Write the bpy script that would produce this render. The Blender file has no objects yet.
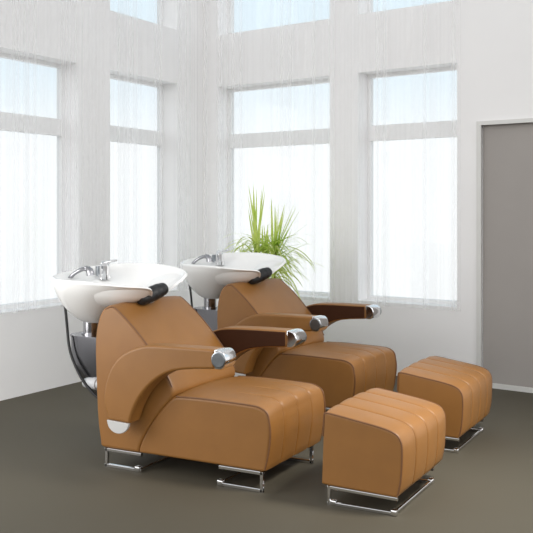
import bpy, bmesh, math, random
from mathutils import Vector, Matrix
random.seed(7)
sc = bpy.context.scene
COL = sc.collection
PI = math.pi

# ------------------------------------------------------------------ materials
def newmat(name):
    m = bpy.data.materials.new(name); m.use_nodes = True
    nt = m.node_tree
    return m, nt, nt.nodes['Principled BSDF'], nt.nodes['Material Output']

def simple(name, col, rough=.5, metal=0., noise=0., scale=40., bump=0., bscale=200., coat=0.):
    m, nt, b, out = newmat(name)
    b.inputs['Roughness'].default_value = rough
    b.inputs['Metallic'].default_value = metal
    b.inputs['Coat Weight'].default_value = coat
    tc = nt.nodes.new('ShaderNodeTexCoord')
    if noise:
        n = nt.nodes.new('ShaderNodeTexNoise'); n.inputs['Scale'].default_value = scale
        n.inputs['Detail'].default_value = 4
        nt.links.new(tc.outputs['Object'], n.inputs['Vector'])
        r = nt.nodes.new('ShaderNodeValToRGB')
        r.color_ramp.elements[0].position = .3; r.color_ramp.elements[1].position = .7
        r.color_ramp.elements[0].color = tuple(c*(1-noise) for c in col)+(1,)
        r.color_ramp.elements[1].color = tuple(min(1, c*(1+noise)) for c in col)+(1,)
        nt.links.new(n.outputs['Fac'], r.inputs['Fac'])
        nt.links.new(r.outputs['Color'], b.inputs['Base Color'])
    else:
        b.inputs['Base Color'].default_value = tuple(col)+(1,)
    if bump:
        v = nt.nodes.new('ShaderNodeTexVoronoi'); v.inputs['Scale'].default_value = bscale
        nt.links.new(tc.outputs['Object'], v.inputs['Vector'])
        bp = nt.nodes.new('ShaderNodeBump'); bp.inputs['Strength'].default_value = bump
        bp.inputs['Distance'].default_value = .001
        nt.links.new(v.outputs['Distance'], bp.inputs['Height'])
        nt.links.new(bp.outputs['Normal'], b.inputs['Normal'])
    return m

LEATHER = simple('tan_leather', (.272, .120, .028), .46, noise=.05, scale=9, bump=.08, bscale=260)
SHADE_LEATHER = simple('shaded_leather', (.045, .015, .005), .7, noise=.05, scale=9)  # darkened copy of the tan leather, stands in for shade inside the arms
SHADE_LEATHER.node_tree.nodes['Principled BSDF'].inputs['Specular IOR Level'].default_value = .2
PIPING = simple('leather_piping', (.17, .072, .024), .5, noise=.05)
CHROME = simple('chrome', (.80, .80, .81), .10, 1.)
STEEL = simple('polished_steel', (.36, .36, .38), .16, 1.)
BRUSHED = simple('brushed_metal', (.27, .29, .31), .30, 1., noise=.15, scale=25)
SILVER = simple('satin_silver', (.62, .62, .61), .45, .25)
HOUSING = simple('dark_polished_steel', (.20, .20, .215), .2, 1.)
CERAMIC = simple('white_ceramic', (.90, .90, .89), .12, coat=.4)
RUBBER = simple('black_rubber', (.008, .008, .009), .5, noise=.2, scale=30)
PLASTIC = simple('grey_plastic', (.55, .56, .58), .35)
WALL = simple('white_plaster', (.92, .915, .915), .9, noise=.01, scale=3)
FRAMEW = simple('white_window_paint', (.88, .88, .88), .5)
FLOOR = simple('taupe_floor', (.077, .066, .044), .75, noise=.03, scale=1.2)
DOORM = simple('grey_door_panel', (.38, .355, .335), .7, noise=.03, scale=2)
TRIMM = simple('pale_trim_paint', (.72, .72, .70), .5)
POTM = simple('white_pot', (.75, .75, .73), .4)
SOIL = simple('potting_soil', (.05, .035, .025), .95, noise=.4, scale=60)
STEM = simple('plant_stem', (.22, .17, .08), .8, noise=.3, scale=40)

def leaf_mat():
    m, nt, b, out = newmat('yellow_green_leaf')
    tc = nt.nodes.new('ShaderNodeTexCoord')
    n = nt.nodes.new('ShaderNodeTexNoise'); n.inputs['Scale'].default_value = 7
    r = nt.nodes.new('ShaderNodeValToRGB')
    r.color_ramp.elements[0].position = .32; r.color_ramp.elements[1].position = .68
    r.color_ramp.elements[0].color = (.50, .66, .10, 1); r.color_ramp.elements[1].color = (.80, .86, .34, 1)
    nt.links.new(tc.outputs['Object'], n.inputs['Vector']); nt.links.new(n.outputs['Fac'], r.inputs['Fac'])
    nt.links.new(r.outputs['Color'], b.inputs['Base Color'])
    b.inputs['Roughness'].default_value = .5
    tr = nt.nodes.new('ShaderNodeBsdfTranslucent'); nt.links.new(r.outputs['Color'], tr.inputs['Color'])
    mx = nt.nodes.new('ShaderNodeMixShader'); mx.inputs[0].default_value = .6
    nt.links.new(b.outputs[0], mx.inputs[1]); nt.links.new(tr.outputs[0], mx.inputs[2])
    nt.links.new(mx.outputs[0], out.inputs['Surface'])
    return m
LEAF = leaf_mat()

def glass_mat():
    m, nt, b, out = newmat('window_glass')
    t = nt.nodes.new('ShaderNodeBsdfTransparent'); t.inputs['Color'].default_value = (.97, .985, .99, 1)
    g = nt.nodes.new('ShaderNodeBsdfGlossy'); g.inputs['Roughness'].default_value = .02
    mx = nt.nodes.new('ShaderNodeMixShader'); mx.inputs[0].default_value = .05
    nt.links.new(t.outputs[0], mx.inputs[1]); nt.links.new(g.outputs[0], mx.inputs[2])
    nt.links.new(mx.outputs[0], out.inputs['Surface'])
    return m
GLASS = glass_mat()

def sheer_mat(name, lo, hi, scale):
    """string curtain: fine vertical threads, denser and thinner bands across the width (UV.x in metres)"""
    m, nt, b, out = newmat(name)
    uv = nt.nodes.new('ShaderNodeUVMap')
    sep = nt.nodes.new('ShaderNodeSeparateXYZ'); nt.links.new(uv.outputs[0], sep.inputs[0])
    def n1(s, off):
        n = nt.nodes.new('ShaderNodeTexNoise'); n.noise_dimensions = '1D'
        n.inputs['Scale'].default_value = s; n.inputs['Detail'].default_value = 1.2
        a = nt.nodes.new('ShaderNodeMath'); a.operation = 'ADD'; a.inputs[1].default_value = off
        nt.links.new(sep.outputs[0], a.inputs[0]); nt.links.new(a.outputs[0], n.inputs['W'])
        return n.outputs['Fac']
    a, c = n1(scale, 3.1), n1(scale*.22, 11.7)
    mu = nt.nodes.new('ShaderNodeMath'); mu.operation = 'MULTIPLY'
    nt.links.new(a, mu.inputs[0]); nt.links.new(c, mu.inputs[1])
    mr = nt.nodes.new('ShaderNodeMapRange'); mr.inputs[1].default_value = .15; mr.inputs[2].default_value = .42
    mr.inputs[3].default_value = lo; mr.inputs[4].default_value = hi
    nt.links.new(mu.outputs[0], mr.inputs[0])
    t = nt.nodes.new('ShaderNodeBsdfTransparent')
    d = nt.nodes.new('ShaderNodeBsdfDiffuse'); d.inputs['Color'].default_value = (.95, .95, .96, 1)
    tl = nt.nodes.new('ShaderNodeBsdfTranslucent'); tl.inputs['Color'].default_value = (.88, .88, .89, 1)
    m1 = nt.nodes.new('ShaderNodeMixShader'); m1.inputs[0].default_value = .5
    nt.links.new(d.outputs[0], m1.inputs[1]); nt.links.new(tl.outputs[0], m1.inputs[2])
    m2 = nt.nodes.new('ShaderNodeMixShader')
    nt.links.new(mr.outputs[0], m2.inputs[0]); nt.links.new(t.outputs[0], m2.inputs[1]); nt.links.new(m1.outputs[0], m2.inputs[2])
    nt.links.new(m2.outputs[0], out.inputs['Surface'])
    return m
SHEER_L = sheer_mat('sheer_strings', .14, .38, 15)
SHEER_R = sheer_mat('sheer_strings_fine', .10, .33, 16)

# ------------------------------------------------------------------ mesh helpers
def link(name, verts, faces, mat, parent=None, smooth=True, angle=40, uvs=None):
    me = bpy.data.meshes.new(name); me.from_pydata([tuple(v) for v in verts], [], faces)
    if uvs:
        l = me.uv_layers.new(name='UVMap')
        for lp in me.loops: l.data[lp.index].uv = uvs[lp.vertex_index]
    bm = bmesh.new(); bm.from_mesh(me)
    bmesh.ops.remove_doubles(bm, verts=bm.verts, dist=1e-6)
    bmesh.ops.recalc_face_normals(bm, faces=bm.faces)
    if smooth:
        for f in bm.faces: f.smooth = len(f.verts) < 12
        for e in bm.edges:
            if len(e.link_faces) == 2 and e.calc_face_angle(0) > math.radians(angle): e.smooth = False
    bm.to_mesh(me); bm.free()
    me.materials.append(mat)
    o = bpy.data.objects.new(name, me); COL.objects.link(o)
    if parent: o.parent = parent
    return o

class MB:
    def __init__(s): s.v = []; s.f = []; s.uv = None
    def add(s, v, f):
        n = len(s.v); s.v += [Vector(p) for p in v]; s.f += [[i+n for i in q] for q in f]
    def box(s, lo, hi, bev=0.):
        bm = bmesh.new(); bmesh.ops.create_cube(bm, size=1)
        for v in bm.verts:
            v.co = Vector([(lo[k]+hi[k])/2 + v.co[k]*(hi[k]-lo[k]) for k in range(3)])
        if bev: bmesh.ops.bevel(bm, geom=bm.edges[:], offset=bev, segments=2, affect='EDGES', profile=.5)
        bm.verts.index_update()
        s.add([v.co for v in bm.verts], [[v.index for v in f.verts] for f in bm.faces]); bm.free()
    def loft(s, rings, cap0=True, cap1=True):
        n = len(rings[0]); v = [p for r in rings for p in r]; f = []
        for i in range(len(rings)-1):
            for j in range(n):
                k = (j+1) % n
                f.append([i*n+j, i*n+k, (i+1)*n+k, (i+1)*n+j])
        if cap0: f.append(list(range(n))[::-1])
        if cap1: f.append([(len(rings)-1)*n+j for j in range(n)])
        s.add(v, f)
    def tube(s, pts, r, seg=10, sub=1, closed=False):
        pts = [Vector(p) for p in pts]
        if sub > 1: pts = catmull(pts, sub, closed)
        rr = r if hasattr(r, '__len__') else [r]*len(pts)
        if len(rr) != len(pts):
            rr = [rr[min(len(rr)-1, int(i*len(rr)/len(pts)))] for i in range(len(pts))]
        rings = []; up = None
        n = len(pts)
        for i, p in enumerate(pts):
            a = pts[i-1] if i or closed else pts[0]; b = pts[(i+1) % n] if i < n-1 or closed else pts[-1]
            t = (b-a).normalized()
            if up is None:
                up = Vector((0, 0, 1)) if abs(t.z) < .9 else Vector((1, 0, 0))
            x = t.cross(up).normalized(); y = x.cross(t).normalized(); up = y
            rings.append([p + rr[i]*(math.cos(q)*x + math.sin(q)*y) for q in [2*PI*k/seg for k in range(seg)]])
        if closed: rings.append(rings[0]); s.loft(rings, False, False)
        else: s.loft(rings)
    def bar(s, a, b, w):
        """square section bar between two points"""
        a = Vector(a); b = Vector(b); t = (b-a).normalized()
        up = Vector((0, 0, 1)) if abs(t.z) < .9 else Vector((1, 0, 0))
        x = t.cross(up).normalized()*w/2; y = x.cross(t).normalized()*w/2
        a = a - t*w/2; b = b + t*w/2; c = .35
        def ring(p): return [p+x*(1-c)+y, p+x+y*(1-c), p+x-y*(1-c), p+x*(1-c)-y, p-x*(1-c)-y, p-x-y*(1-c), p-x+y*(1-c), p-x*(1-c)+y]
        s.loft([ring(a), ring(b)])
    def cyl(s, a, b, r, seg=20):
        s.tube([a, b], r, seg)
    def build(s, name, mat, parent=None, smooth=True, angle=40, uvs=None):
        return link(name, s.v, s.f, mat, parent, smooth, angle, uvs)

def catmull(p, sub, closed=False):
    out = []; n = len(p)
    for i in range(n if closed else n-1):
        a = p[(i-1) % n] if (i or closed) else p[0]*2-p[1]
        b = p[i]; c = p[(i+1) % n]; d = p[(i+2) % n] if (i+2 < n or closed) else p[-1]*2-p[-2]
        for k in range(sub):
            t = k/sub
            out.append(.5*((2*b)+(c-a)*t+(2*a-5*b+4*c-d)*t*t+(3*b-a-3*c+d)*t**3))
    if not closed: out.append(p[-1])
    return out

def V2(l): return [Vector((a, b)) for a, b in l]
def chaikin(p, it=2):
    for _ in range(it):
        q = []
        for i in range(len(p)):
            a, b = p[i], p[(i+1) % len(p)]
            q += [a*.75+b*.25, a*.25+b*.75]
        p = q
    return p
def resample(p, step):
    """even arc-length resampling of a closed outline"""
    n = len(p); L = [(p[(i+1) % n]-p[i]).length for i in range(n)]; tot = sum(L)
    m = max(8, int(round(tot/step))); out = []; i = 0; acc = 0.
    for k in range(m):
        d = tot*k/m
        while acc+L[i] < d: acc += L[i]; i += 1
        out.append(p[i]+(p[(i+1) % n]-p[i])*((d-acc)/L[i] if L[i] else 0))
    return out
def area(p): return sum(p[i].x*p[(i+1) % len(p)].y-p[(i+1) % len(p)].x*p[i].y for i in range(len(p)))/2
def normals2(p):
    n = len(p); s = 1 if area(p) > 0 else -1; out = []
    for i in range(n):
        t = (p[(i+1) % n]-p[i-1]); t.normalize()
        out.append(Vector((t.y, -t.x))*s)
    return out

def extrude_profile(prof, stations, shape=None):
    """profile in (u,z), stations = [(v, inset)], shape(u,z,v)->extra inward offset, returns MB"""
    nr = normals2(prof); m = MB(); rings = []
    for v, ins in stations:
        ring = []
        for p, n in zip(prof, nr):
            d = ins + (shape(p, n, v) if shape else 0)
            q = p - n*d
            ring.append((q.x, v, q.y))
        rings.append(ring)
    m.loft(rings)
    return m

def round_stations(v0, v1, r, mids):
    a = [(v0+r*(1-math.cos(t)), r*(1-math.sin(t))) for t in (0, PI/8, PI/4, 3*PI/8, PI/2)]
    b = [(v1-(v-v0), i) for v, i in reversed(a)]
    return a + [(v, 0) for v in mids if a[-1][0]+1e-4 < v < b[0][0]-1e-4] + b

def thing(name, label, cat, loc=(0, 0, 0), rz=0., group=None):
    o = bpy.data.objects.new(name, None); COL.objects.link(o)
    o.location = loc; o.rotation_euler = (0, 0, rz)
    o['label'] = label; o['category'] = cat
    if group: o['group'] = group
    return o
def structure(o, label=None):
    o['kind'] = 'structure'
    return o
def copy_tree(o, parent=None):
    c = o.copy(); COL.objects.link(c)
    if parent: c.parent = parent
    for ch in list(o.children): copy_tree(ch, c)
    return c

# ------------------------------------------------------------------ room
CORNER = Vector((-.581, 8.239, 0))
DR = Vector((.80612, -.59175, 0)); NR = Vector((.59175, .80612, 0))     # right wall: along, outward
DL = Vector((-.504, -.8637, 0)); NL = Vector((-.8637, .504, 0))         # left wall
WALL_H = 4.7
def wall(name, D, N, s0, s1, holes, thick=.2):
    ss = sorted({s0, s1} | {h[0] for h in holes} | {h[1] for h in holes})
    zs = sorted({0, WALL_H} | {h[2] for h in holes} | {h[3] for h in holes})
    solid = lambda a, b: not any(h[0]-1e-6 <= a and b[0] is not None and a < h[1]-1e-6 and h[2]-1e-6 <= b[1] < h[3]-1e-6 for h in holes)
    ns, nz = len(ss)-1, len(zs)-1
    S = [[not any(h[0] <= (ss[i]+ss[i+1])/2 <= h[1] and h[2] <= (zs[j]+zs[j+1])/2 <= h[3] for h in holes) for j in range(nz)] for i in range(ns)]
    m = MB(); P = lambda s, t, z: CORNER + D*s + N*t + Vector((0, 0, z))
    def quad(*a): m.add(a, [[0, 1, 2, 3]])
    for i in range(ns):
        for j in range(nz):
            if not S[i][j]: continue
            a, b, c, d = ss[i], ss[i+1], zs[j], zs[j+1]
            quad(P(a, 0, c), P(b, 0, c), P(b, 0, d), P(a, 0, d)); quad(P(a, thick, c), P(b, thick, c), P(b, thick, d), P(a, thick, d))
            if i == 0 or not S[i-1][j]: quad(P(a, 0, c), P(a, thick, c), P(a, thick, d), P(a, 0, d))
            if i == ns-1 or not S[i+1][j]: quad(P(b, 0, c), P(b, thick, c), P(b, thick, d), P(b, 0, d))
            if j == 0 or not S[i][j-1]: quad(P(a, 0, c), P(b, 0, c), P(b, thick, c), P(a, thick, c))
            if j == nz-1 or not S[i][j+1]: quad(P(a, 0, d), P(b, 0, d), P(b, thick, d), P(a, thick, d))
    return structure(m.build(name, WALL, smooth=False))

SILL_L, SILL_R, HEAD, UP0, UP1 = .60, .57, 2.41, 2.88, 4.35
RW = [(.177, 1.371), (1.638, 2.496)]
LW = [(.40, 1.30), (1.66, 3.05)]
wall('wall_right', DR, NR, -.25, 4.2, [(a, b, SILL_R, HEAD) for a, b in RW] + [(a, b, UP0, UP1) for a, b in RW] + [(2.69, 3.7, 0, 1.925)])
wall('wall_left', DL, NL, -.0, 4.6, [(a, b, SILL_L, HEAD) for a, b in LW] + [(a, b, UP0, UP1) for a, b in LW])

def sbox(m, D, N, s0, s1, t0, t1, z0, z1):
    P = lambda s, t, z: CORNER + D*s + N*t + Vector((0, 0, z))
    v = [P(s, t, z) for s in (s0, s1) for t in (t0, t1) for z in (z0, z1)]
    m.add(v, [[0, 1, 3, 2], [4, 6, 7, 5], [0, 4, 5, 1], [2, 3, 7, 6], [0, 2, 6, 4], [1, 5, 7, 3]])

nwin = 0
def window(D, N, a, b, z0, z1, transom):
    global nwin; nwin += 1
    w = .028
    m = MB()
    sbox(m, D, N, a, a+w, .15, .2, z0, z1); sbox(m, D, N, b-w, b, .15, .2, z0, z1)
    sbox(m, D, N, a+w, b-w, .15, .2, z0, z0+w); sbox(m, D, N, a+w, b-w, .15, .2, z1-w, z1)
    o = structure(m.build('window_%d' % nwin, FRAMEW, smooth=False))
    if transom:
        m = MB(); sbox(m, D, N, a+w, b-w, .14, .205, 1.865, 1.99); m.build('transom', FRAMEW, o, smooth=False)
        spans = [(z0+w, 1.865), (1.99, z1-w)]
    else: spans = [(z0+w, z1-w)]
    for c, d in spans:
        m = MB(); sbox(m, D, N, a+w, b-w, .172, .178, c, d); m.build('glass_pane', GLASS, o, smooth=False)
for a, b in RW: window(DR, NR, a, b, SILL_R, HEAD, True)
for a, b in LW: window(DL, NL, a, b, SILL_L, HEAD, True)
for a, b in RW: window(DR, NR, a, b, UP0, UP1, False)
for a, b in LW: window(DL, NL, a, b, UP0, UP1, False)

# grey flush door panel in the right wall with its slim pale frame
m = MB(); sbox(m, DR, NR, 2.69, 3.7, .03, .08, .0, 1.925)
dr = structure(m.build('door_1', DOORM, smooth=False))
m = MB()
sbox(m, DR, NR, 2.655, 2.69, -.012, .03, 0, 1.955); sbox(m, DR, NR, 2.69, 3.7, -.012, .03, 1.925, 1.955)
m.build('door_frame', TRIMM, dr, smooth=False)
m = MB(); sbox(m, DR, NR, 2.655, 3.7, -.03, -.013, 0, .035)
structure(m.build('baseboard_right', TRIMM, smooth=False))

# floor
P = [CORNER+DL*4.6, CORNER, CORNER+DR*4.2]
m = MB()
top = [P[0], P[1], P[2], Vector((5.5, 1., 0)), Vector((5.5, -4, 0)), Vector((-5.5, -4, 0)), Vector((-5.5, 3., 0))]
m.add(top + [p-Vector((0, 0, .1)) for p in top],
      [list(range(7)), list(range(13, 6, -1))] + [[i, (i+1) % 7, 7+(i+1) % 7, 7+i] for i in range(7)])
structure(m.build('floor', FLOOR, smooth=False))

# sheer string curtains
def curtain(D, N, s0, s1, z0, z1, off, mat, label, seed):
    rnd = random.Random(seed); n = int((s1-s0)/.012); v = []; uv = []; f = []
    ph = [rnd.uniform(0, 6) for _ in range(3)]
    for i in range(n+1):
        s = s0+(s1-s0)*i/n
        d = off + .009*math.sin(s*24+ph[0]+1.3*math.sin(s*7+ph[1]))
        for z in (z0, z1):
            v.append(CORNER+D*s-N*d+Vector((0, 0, z))); uv.append((s, z))
    for i in range(n): f.append([2*i, 2*i+2, 2*i+3, 2*i+1])
    o = link('sheer_curtain', v, f, mat, uvs=uv, angle=80)
    o['label'] = label; o['category'] = 'curtain'
    return o
curtain(DL, NL, .06, 3.6, .60, 4.5, .07, SHEER_L, 'white sheer string curtain hanging over the left wall and its tall windows', 1)
curtain(DR, NR, .10, 2.56, .55, 4.5, .07, SHEER_R, 'white sheer string curtain hanging over the right wall windows behind the plant', 2)

# ------------------------------------------------------------------ shampoo chair (x = forward, y = away from the near side, z up)
CW = .612
def tube_frame(m, u_post, u_end, zt, y0, y1, w=.017):
    for y in (y0, y1):
        m.bar((u_end, y, zt), (u_post, y, zt), w)
        m.bar((u_post, y, zt), (u_post, y, w/2), w)
        m.bar((u_post, y, w/2), (u_end, y, w/2), w)
    m.bar((u_end, y0, w/2+.003), (u_end, y1, w/2+.003), w*.9)
def frame_clamps(m, u, y0, y1):
    for y in (y0, y1):
        m.box((u-.016, y-.015, 0), (u+.016, y+.015, .029), .005)

def make_chair(label):
    t = thing('shampoo_chair', label, 'salon chair', group='shampoo chairs with wash basins')
    # seat block
    seat = V2([(-.696, .097), (-.68, .097), (-.40, .097), (-.02, .097), (.012, .097), (.019, .110), (.031, .179), (.042, .267), (.037, .335), (.024, .372), (-.021, .393), (-.09, .397), (-.17, .399),
               (-.336, .401), (-.473, .397), (-.502, .382), (-.549, .336), (-.602, .276), (-.65, .207), (-.686, .137)])
    seat = resample(chaikin(seat, 1), .016)
    gv = [CW*.25, CW*.5, CW*.75]
    def seat_shape(p, n, v):
        w = min(1, max(0, (p.x+.26)/.2)) * max(0, min(1, (p.y-.085)/.03))
        d = min(abs(v-g) for g in gv+[0, CW])
        g = .006*math.exp(-(d/.0055)**2)*w if min(abs(v-q) for q in gv) == d else 0
        puff = -.0025*w*(1-math.exp(-(d/.04)**2))
        crown = -.020*math.sin(PI*max(0, min(1, v/CW)))**.7 if (n.y > .6 and p.y > .3) else 0
        return g+puff+crown*max(0, n.y)
    mids = [.01*k for k in range(1, 60)] + [g+e for g in gv for e in (-.007, -.004, -.002, .002, .004, .007)]
    extrude_profile(seat, round_stations(0, CW, .012, sorted(mids)), seat_shape).build('seat', LEATHER, t, angle=50)
    for k in (0, 1):
        y = .004 if k == 0 else CW-.004
        pp = [(-.473, y, .396), (-.336, y, .400), (-.17, y, .398), (-.07, y, .396), (-.015, y, .390), (.024, y, .368), (.036, y, .33), (.042, y, .267), (.031, y, .179), (.012, y, .105)]
        m = MB(); m.tube(pp, .0042, 8, 5); m.build('piping', PIPING, t)
    # backrest body, wedge with a sloping face
    back = V2([(-.912, .097), (-.931, .099), (-.934, .12), (-.953, .232), (-.963, .435), (-.970, .613), (-.958, .715), (-.930, .785), (-.895, .813), (-.848, .815), (-.796, .776), (-.722, .713), (-.644, .635),
               (-.535, .505), (-.495, .44), (-.490, .41), (-.502, .380), (-.549, .334), (-.602, .274), (-.65, .205), (-.686, .136), (-.692, .112), (-.696, .097), (-.71, .097)])
    back = resample(chaikin(back, 1), .018)
    def back_shape(p, n, v):
        if n.x+n.y > .7 and p.x > -.9: return -.012*math.sin(PI*max(0, min(1, v/CW)))**.6
        return 0
    extrude_profile(back, round_stations(0, CW, .014, [.02*k for k in range(1, 30)]), back_shape).build('backrest', LEATHER, t, angle=50)
    for y in (.003, CW-.003):
        m = MB(); m.tube([(-.90, y, .797), (-.872, y, .808), (-.845, y, .808), (-.796, y, .773), (-.722, y, .711), (-.644, y, .633), (-.535, y, .504), (-.497, y, .44)], .004, 8, 5)
        m.build('piping', PIPING, t)
    # arms: curved L-shaped bands outside the body
    arm = V2([(-.798, .271), (-.829, .366), (-.812, .466), (-.765, .555), (-.695, .612), (-.606, .645), (-.548, .654), (-.377, .658), (-.188, .659), (-.188, .570), (-.349, .557), (-.440, .536),
              (-.515, .495), (-.575, .443), (-.624, .381), (-.655, .318), (-.672, .268)])
    sharp = {0, 8, 9, 16}
    ap = []
    for i, p in enumerate(arm):
        if i in sharp: ap.append(p)
        else:
            a, b = arm[i-1], arm[(i+1) % len(arm)]
            ap += [p*.75+a*.25, p*.75+b*.25]
    arm_p = resample(ap, .018)
    for side in (0, 1):
        y0, y1 = (-.112, -.012) if side == 0 else (CW-.004, CW+.112)
        if side == 1: y0, y1 = CW+.012, CW+.128
        a = extrude_profile(arm_p, round_stations(y0, y1, .012, [y0+.03, y0+.06, y0+.09])).build('armrest', LEATHER, t, angle=50)
        if side == 1:
            m = MB(); m.box((-.84, CW-.01, .40), (-.70, y0+.02, .52), .01); m.build('bracket', LEATHER, a)
        # shade on the inner face of the arm, painted as a thin dark panel
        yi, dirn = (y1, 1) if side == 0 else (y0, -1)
        pin = extrude_profile(arm_p, [(yi-dirn*.003, .008), (yi+dirn*.003, .008), (yi+dirn*.005, .011)]).build('inner_shade_panel', SHADE_LEATHER, a, angle=50)
        pin['label'] = 'inner face of the armrest with its shade painted dark brown'
        # half-round plate that closes the lower end
        hd = [Vector((-.800, .272)), Vector((-.670, .266))] + [Vector((-.735+.065*math.cos(q), .268-.056*math.sin(q))) for q in [PI*k/14 for k in range(1, 14)]]
        hd = hd[:2]+hd[2:]
        o = extrude_profile(hd, [(y0-.004, .002), (y0-.002, 0), (y0+.010, 0)]).build('end_plate', SILVER, a, angle=30)
        o['label'] = 'half-round silver plate'
        # chrome rounded front cap with round side disc
        cap = [Vector((-.188, .572)), ] + [Vector((-.163+.034*math.cos(q)*1.0, .6145+.0445*math.sin(q))) for q in [-PI/2+PI*k/14 for k in range(15)]] + [Vector((-.188, .659))]
        c = extrude_profile(cap, round_stations(y0-.002, y1+.002, .006, [])).build('end_cap', CHROME, a, angle=35)
        c['label'] = 'chrome arm tip'
        yo = y0-.002 if side == 0 else y1+.002
        sg = -1 if side == 0 else 1
        m = MB(); m.tube([(-.164, yo, .6145), (-.164, yo+sg*.004, .6145), (-.164, yo+sg*.006, .6145)], [.037, .037, .032], 28)
        m.build('side_disc', BRUSHED, c, angle=30)
    # chrome sled bases
    m = MB(); tube_frame(m, 0-.004, -.222, .088, .006, CW-.07); frame_clamps(m, -.222, .006, CW-.07); m.build('front_base', CHROME, t, angle=30)
    m = MB(); tube_frame(m, -.895, -.688, .088, .006, CW-.07); frame_clamps(m, -.700, .006, CW-.07); m.build('rear_base', CHROME, t, angle=30)

    # --- basin
    N = 96; uc, vc = -1.07, .30
    def rim(q):
        c, s_ = math.cos(q), math.sin(q)
        n = 2.35 + (.65*c if c > 0 else 0)
        r = (abs(c)**n+abs(s_)**n)**(-1/n)
        u, v = r*c, r*s_
        x = uc + u*(.335 if u < 0 else .385); y = vc + v*.30
        front = max(0, c)
        notch = math.exp(-((y-.28)/.10)**2)*front**2
        x -= .135*notch
        z = .947 + (.13 if y > vc else .075)*(y-vc) - .034*front**2 - .105*notch - .012*max(0, -s_)*front
        return Vector((x, y, z)), front, notch
    R = [rim(2*PI*k/N) for k in range(N)]
    base = Vector((-1.225, vc, .685))
    def prof_f(tab, h):
        for (a, x), (b, y) in zip(tab, tab[1:]):
            if h <= b: return x+(y-x)*(h-a)/(b-a)
        return tab[-1][1]
    back_t = [(0, 1), (.18, .97), (.37, .895), (.55, .80), (.73, .66), (.88, .49), (.96, .33), (1, .22)]
    front_t = [(0, 1), (.08, .88), (.18, .72), (.30, .54), (.42, .43), (.60, .31), (.80, .22), (1, .15)]
    side_t = [(0, 1), (.15, .955), (.32, .86), (.50, .72), (.68, .56), (.84, .40), (.95, .27), (1, .20)]
    rings = []
    for h in [0, .04, .1, .18, .26, .35, .45, .55, .65, .75, .84, .91, .96, 1]:
        ring = []
        for k in range(N):
            p, fr, no = R[k]; q = 2*PI*k/N
            bk = max(0, -math.cos(q))**1.2; f2 = max(0, math.cos(q))**1.2; sd = 1-bk-f2
            s_ = prof_f(back_t, h)*bk + prof_f(front_t, h)*f2 + prof_f(side_t, h)*sd
            c = Vector((base.x+(p.x-base.x)*s_, base.y+(p.y-base.y)*s_, p.z+(base.z-p.z)*h))
            ring.append(c)
        rings.append(ring)
    rings = rings[::-1]
    ic = Vector((-1.09, vc, 0))
    # lip and inner bowl with a flat deck at the back
    for sc_, dz, in [(.992, .007), (.975, .009), (.955, .004), (.935, -.010)]:
        rings.append([Vector((ic.x+(p.x-ic.x)*sc_, vc+(p.y-vc)*sc_, p.z+dz)) for p, fr, no in R])
    inner = [(.90, .90, -.030, -.022), (.84, .78, -.060, -.028), (.76, .64, -.085, -.030), (.66, .54, -.110, -.032), (.56, .48, -.130, -.045), (.44, .42, -.145, -.10), (.30, .30, -.158, -.145), (.12, .12, -.165, -.160)]
    for sf, sb, dzf, dzb in inner:
        ring = []
        for k in range(N):
            p, fr, no = R[k]; q = 2*PI*k/N
            bk = max(0, -math.cos(q))**.8
            s_ = sf*(1-bk)+sb*bk; dz = dzf*(1-bk)+dzb*bk
            lvl = (.94+.085*(p.y-vc)*s_) if True else p.z
            zz = p.z*max(0, (s_-.6)/.4) + lvl*(1-max(0, (s_-.6)/.4))
            ring.append(Vector((ic.x+(p.x-ic.x)*s_, vc+(p.y-vc)*s_, zz+dz)))
        rings.append(ring)
    m = MB(); m.loft(rings)
    basin = m.build('basin', CERAMIC, t, angle=60)
    basin['label'] = 'white ceramic wash basin'
    m = MB(); m.cyl((ic.x, vc, .765), (ic.x, vc, .783), .025, 24); m.build('drain', CHROME, basin, angle=30)
    # neck rest draped in the notch
    pts = [Vector(q) for q in [(-.812, .165, .832), (-.804, .20, .842), (-.796, .24, .855), (-.787, .28, .867), (-.778, .315, .877), (-.769, .345, .887)]]
    m = MB(); seg = 18; rr = []
    cp = catmull(pts, 4)
    for i, p in enumerate(cp):
        e = i/(len(cp)-1); w = .55+.45*math.sin(PI*min(1, max(0, e)))**.5
        rib = 1 - .06*(math.cos(e*2*PI*5) > .8)
        a, b = cp[max(0, i-1)], cp[min(len(cp)-1, i+1)]
        tt = (b-a).normalized(); x = tt.cross(Vector((0, 0, 1))).normalized(); yv = x.cross(tt)
        rr.append([p + w*rib*(.044*math.cos(q)*x + .041*math.sin(q)*yv) for q in [2*PI*k/seg for k in range(seg)]])
    m.loft(rr); o = m.build('neck_rest', RUBBER, basin, angle=50); o['label'] = 'black rubber neck rest'
    # mixer tap on the deck
    m = MB()
    fx, fy, fz = -1.235, .42, .930
    m.cyl((fx, fy, fz-.02), (fx, fy, fz+.006), .036, 24)
    m.cyl((fx, fy, fz+.004), (fx, fy, fz+.056), .028, 24)
    m.tube([(fx, fy, fz+.054), (fx, fy, fz+.066), (fx, fy, fz+.074)], [.026, .022, .012], 20)
    m.box((fx-.016, fy-.013, fz-.02), (fx-.075, fy+.03, fz+.05) if False else (fx+.016, fy+.013, fz), .003)
    m.tube([(fx-.02, fy, fz+.068), (fx+.035, fy, fz+.080), (fx+.085, fy-.004, fz+.088)], [.010, .008, .006], 12)
    tap = m.build('faucet', CHROME, basin, angle=35)
    m = MB(); m.cyl((fx-.062, fy+.03, fz-.02), (fx-.062, fy+.03, fz+.05), .022, 20); m.build('hose_socket', BRUSHED, tap, angle=35)
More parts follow.
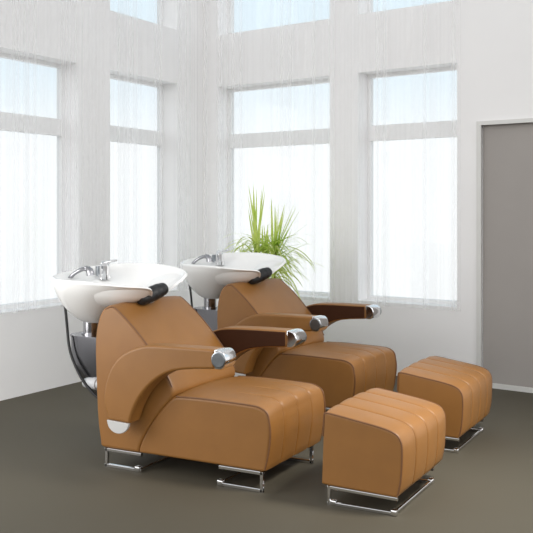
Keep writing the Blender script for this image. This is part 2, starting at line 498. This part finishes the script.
    # hand shower lying on the deck
    m = MB(); m.tube([(-1.375, .28, .915), (-1.345, .29, .945), (-1.315, .30, .963), (-1.285, .30, .972), (-1.260, .30, .970)], [.011, .011, .012, .012, .013], 14, 4)
    sp = m.build('hand_shower', STEEL, basin, angle=50)
    m = MB(); m.tube([(-1.272, .30, .980), (-1.256, .30, .973), (-1.242, .30, .958), (-1.238, .30, .938)], [.012, .018, .021, .022], 18, 3); m.build('shower_head', STEEL, sp, angle=50)
    # neck, housing, pipe, hose
    m = MB(); m.tube([(-1.235, .30, .60), (-1.235, .30, .693)], .044, 28); m.tube([(-1.235, .30, .615), (-1.235, .30, .622)], .052, 28)
    m.build('column', STEEL, t, angle=35)
    prof = [(.615, -1.350), (.609, -1.352), (.60, -1.346), (.55, -1.345), (.49, -1.342), (.45, -1.325), (.40, -1.288), (.35, -1.240), (.30, -1.188), (.265, -1.13), (.25, -1.06)]
    rings = []
    for z, ul in prof:
        hr = .105; ring = []
        for k in range(25):
            q = PI/2+PI*k/24
            ring.append((ul+min(hr, .8*(-.94-ul))*(1+math.cos(q)), .30+hr*math.sin(q), z))
        ring.append((-.94, .30-hr, z)); ring.append((-.94, .30+hr, z))
        rings.append(ring)
    m = MB(); m.loft(rings); h = m.build('pipe_housing', HOUSING, t, angle=35)
    h['label'] = 'polished steel plumbing housing'
    m = MB(); m.tube([(-1.20, .22, .36), (-1.165, .195, .372), (-1.09, .185, .37), (-.95, .19, .37)], .026, 16, 4); m.tube([(-1.125, .187, .371), (-1.095, .185, .370)], .032, 16)
    m.build('drain_pipe', PLASTIC, t, angle=50)
    m = MB(); m.tube([(-1.345, .20, .81), (-1.330, .20, .74), (-1.318, .20, .643), (-1.300, .19, .570), (-1.265, .175, .500), (-1.205, .165, .415), (-1.14, .165, .345), (-1.06, .17, .29), (-.94, .19, .26)], .0078, 10, 5)
    m.build('water_hose', RUBBER, t)
    return t

A1 = math.radians(-28)
O1 = Vector((-.0207, 4.1343, 0))
F = Vector((math.cos(A1), math.sin(A1), 0)); W = Vector((-math.sin(A1), math.cos(A1), 0))
c1 = make_chair('tan leather shampoo chair with white basin, the nearer one at front left')
c1.location = O1; c1.rotation_euler = (0, 0, A1)
c2 = copy_tree(c1)
c2.location = O1 - F*.14 + W*1.355; c2.rotation_euler = (0, 0, A1-math.radians(4))
c2['label'] = 'tan leather shampoo chair with white basin, the farther one in front of the plant'

# ------------------------------------------------------------------ ottoman
def make_ottoman(label):
    t = thing('ottoman', label, 'footstool', group='channelled footstools')
    Wd = .625
    pr = V2([(.006, .086), (.007, .10), (.012, .25), (.0185, .392), (.020, .405), (.034, .405), (.136, .392), (.275, .371), (.345, .354), (.374, .330), (.384, .283), (.379, .163), (.364, .094), (.359, .078), (.343, .078), (.18, .082), (.03, .086)])
    pr = resample(chaikin(pr, 1), .014)
    gv = [Wd*.25, Wd*.5, Wd*.75]
    def shp(p, n, v):
        top = 1 if (n.y > .3 or n.x > .3) and p.y > .09 else 0
        d = min(abs(v-g) for g in gv); de = min(v, Wd-v, d)
        return top*(.0075*math.exp(-(d/.0055)**2) - .003*(1-math.exp(-(max(0, de)/.04)**2)) - .012*math.sin(PI*max(0, min(1, v/Wd)))**.6)
    mids = [.0125*k for k in range(1, 45)] + [g+e for g in gv for e in (-.007, -.004, -.002, 0, .002, .004, .007)]
    extrude_profile(pr, round_stations(0, Wd, .010, sorted(mids)), shp).build('cushion', LEATHER, t, angle=50)
    for y in (.003, Wd-.003):
        m = MB(); m.tube([(.014, y, .30), (.018, y, .385), (.026, y, .402), (.06, y, .401), (.136, y, .390), (.275, y, .369), (.340, y, .352), (.369, y, .328), (.380, y, .283), (.375, y, .163), (.361, y, .09)], .0042, 8, 5)
        m.build('piping', PIPING, t)
    m = MB(); y0, y1 = .006, .512
    for y in (y0, y1):
        m.bar((.042, y, .077), (.352, y, .071), .015); m.bar((.042, y, .077), (.042, y, .0075), .015); m.bar((.042, y, .0075), (.345, y, .0075), .015)
        m.box((.05, y-.013, 0), (.078, y+.013, .025), .005); m.box((.332, y-.015, 0), (.360, y+.015, .027), .006)
    m.bar((.346, y0, .011), (.346, y1, .011), .014)
    b = m.build('base_frame', CHROME, t, angle=30)
    return t
o1 = make_ottoman('tan leather footstool with channelled top, in front of the nearer shampoo chair')
o1.location = O1 + F*.297 - W*.010; o1.rotation_euler = (0, 0, A1)
o2 = copy_tree(o1)
o2.location = O1 + F*.25 + W*1.085; o2.rotation_euler = (0, 0, A1)
o2['label'] = 'tan leather footstool with channelled top, the farther one nearest the grey door'

# ------------------------------------------------------------------ plant
def make_plant(loc):
    t = thing('potted_plant', 'spiky yellow-green potted plant standing behind the farther basin', 'plant', loc)
    m = MB(); rings = []
    for z, r in [(0, .13), (.01, .14), (.25, .165), (.42, .18), (.44, .185), (.44, .168), (.38, .160)]:
        rings.append([(r*math.cos(q), r*math.sin(q), z) for q in [2*PI*k/32 for k in range(32)]])
    m.loft(rings); m.build('pot', POTM, t, angle=40)
    m = MB(); m.cyl((0, 0, .37), (0, 0, .40), .162, 32); m.build('soil', SOIL, t, angle=40)
    rnd = random.Random(5)
    heads = [(Vector((-.070, 0, .96)), (-.02, .0)), (Vector((.075, -.03, .94)), (.28, .05)), (Vector((.0, .05, .92)), (.05, .1))]
    m = MB()
    for h, _ in heads: m.tube([(h.x*.3, h.y*.3, .39), (h.x*.7, h.y*.7, .62), (h.x, h.y, h.z+.04)], .014, 8, 3)
    m.build('stem', STEM, t)
    m = MB()
    def blade(p0, d, L, w, droop):
        n = 9; pts = []; p = Vector(p0); d = Vector(d).normalized()
        for i in range(n+1):
            pts.append(p.copy()); d = (d + Vector((0, 0, -droop/n))).normalized(); p = p + d*L/n
        side = Vector((d.x, d.y, 0)).cross(Vector((0, 0, 1)))
        if side.length < .02: side = Vector((1, 0, 0))
        side = (side.normalized()*.5 + Vector((rnd.uniform(-.7, .7), rnd.uniform(-.3, .3), 0))).normalized()
        vs = []; fs = []
        for i, q in enumerate(pts):
            e = i/n; ww = w*(.55+.9*e if e < .3 else .82*(1-((e-.3)/.7)**1.8))+.0006
            vs += [q-side*ww/2, q+side*ww/2+Vector((0, 0, -.0)), ]
        for i in range(n): fs.append([2*i, 2*i+2, 2*i+3, 2*i+1])
        m.add(vs, fs)
    for hi, (h, lean) in enumerate(heads):
        for k in range(17 if hi < 2 else 8):       # upright spikes
            d = (lean[0]*rnd.uniform(.3, 1.9)+rnd.uniform(-.16, .16), rnd.uniform(-.25, .25), 1)
            blade(h+Vector((rnd.uniform(-.02, .02), rnd.uniform(-.02, .02), rnd.uniform(-.05, .05))), d, rnd.uniform(.26, .54 if hi == 0 else .46)*(1 if hi < 2 else .7), rnd.uniform(.016, .026), rnd.uniform(0, .12))
        for k in range(120):       # arching lower leaves
            a = rnd.uniform(0, 2*PI); el = rnd.uniform(.1, 1.5)
            blade(h+Vector((0, 0, rnd.uniform(-.20, .08))), (math.cos(a), math.sin(a), el), rnd.uniform(.25, .44), rnd.uniform(.013, .022), rnd.uniform(.8, 2.4))
    blade((.09, -.03, 1.0), (.75, -.05, .62), .36, .016, .05); blade((.09, -.03, .98), (.9, -.05, .42), .36, .012, .55)
    for x, L in ((-.20, .20), (-.17, .24), (-.13, .2)):
        blade((x+.03, -.02, .87), (-.25, 0, 1), L, .016, 0)
    m.build('foliage', LEAF, t, smooth=False)
    return t
make_plant(Vector((-.01, 7.1, 0)))

# ------------------------------------------------------------------ light
w = bpy.data.worlds.new('sky'); sc.world = w; w.use_nodes = True
nt = w.node_tree; bg = nt.nodes['Background']
tc = nt.nodes.new('ShaderNodeTexCoord'); sep = nt.nodes.new('ShaderNodeSeparateXYZ')
nt.links.new(tc.outputs['Generated'], sep.inputs[0])
def rampn(src, stops):
    r = nt.nodes.new('ShaderNodeValToRGB'); cr = r.color_ramp
    cr.elements[0].position = stops[0][0]; cr.elements[0].color = stops[0][1]+(1,)
    cr.elements[1].position = stops[-1][0]; cr.elements[1].color = stops[-1][1]+(1,)
    for p, c in stops[1:-1]:
        e = cr.elements.new(p); e.color = c+(1,)
    nt.links.new(src, r.inputs['Fac']); return r.outputs['Color']
# bright hazy sky on the window side: white at the horizon, pale blue above; duller towards the open room behind the viewer
sky = rampn(sep.outputs['Z'], [(.0, (.68, .68, .68)), (.07, (.67, .675, .68)), (.15, (.53, .60, .645)), (.45, (.44, .55, .62)), (.75, (.40, .45, .48))])
room = rampn(sep.outputs['Z'], [(.0, (.25, .245, .24)), (.03, (1.10, 1.095, 1.09)), (.30, (.92, .915, .91)), (.75, (.40, .40, .40))])
mr = nt.nodes.new('ShaderNodeMapRange'); mr.inputs[1].default_value = -.1; mr.inputs[2].default_value = .25
nt.links.new(sep.outputs['Y'], mr.inputs[0])
mix = nt.nodes.new('ShaderNodeMix'); mix.data_type = 'RGBA'
nt.links.new(mr.outputs[0], mix.inputs['Factor']); nt.links.new(room, mix.inputs['A']); nt.links.new(sky, mix.inputs['B'])
nt.links.new(mix.outputs['Result'], bg.inputs['Color'])
bg.inputs['Strength'].default_value = 1.35

def lamp(name, loc, target, size, power, col=(1, 1, 1)):
    l = bpy.data.lights.new(name, 'AREA'); l.shape = 'RECTANGLE'; l.size, l.size_y = size; l.energy = power; l.color = col
    o = bpy.data.objects.new(name, l); COL.objects.link(o); o.location = loc
    o.rotation_euler = (Vector(target)-Vector(loc)).to_track_quat('-Z', 'Y').to_euler()
    o.visible_camera = True
    return o
k = lamp('added_key_lamp', (2.0, 3.6, 2.6), (.8, 4.2, .3), (.6, .6), 15, (1, .96, .90)); k.data.spread = math.radians(75)  # unseen key lamp added above the footstools to brighten their tops
k = lamp('left_fill_lamp', (-2.15, 3.95, 1.0), (-.75, 4.9, .8), (1.1, 1.1), 14, (1, .99, .97))  # unseen fill lamp added at left to brighten basin and near chair sides

# ------------------------------------------------------------------ camera
cam = bpy.data.cameras.new('camera'); co = bpy.data.objects.new('camera', cam); COL.objects.link(co)
co.location = (0, 0, 1.3); co.rotation_euler = (PI/2, 0, 0)
cam.sensor_width = 36; cam.lens = 900/533*36; cam.shift_y = -(266.5-210)/533
cam.clip_start = .05
sc.camera = co
sc.view_settings.view_transform = 'Standard'; sc.view_settings.look = 'None'
sc.view_settings.exposure = .35; sc.view_settings.gamma = 1; sc.view_settings.use_curve_mapping = False
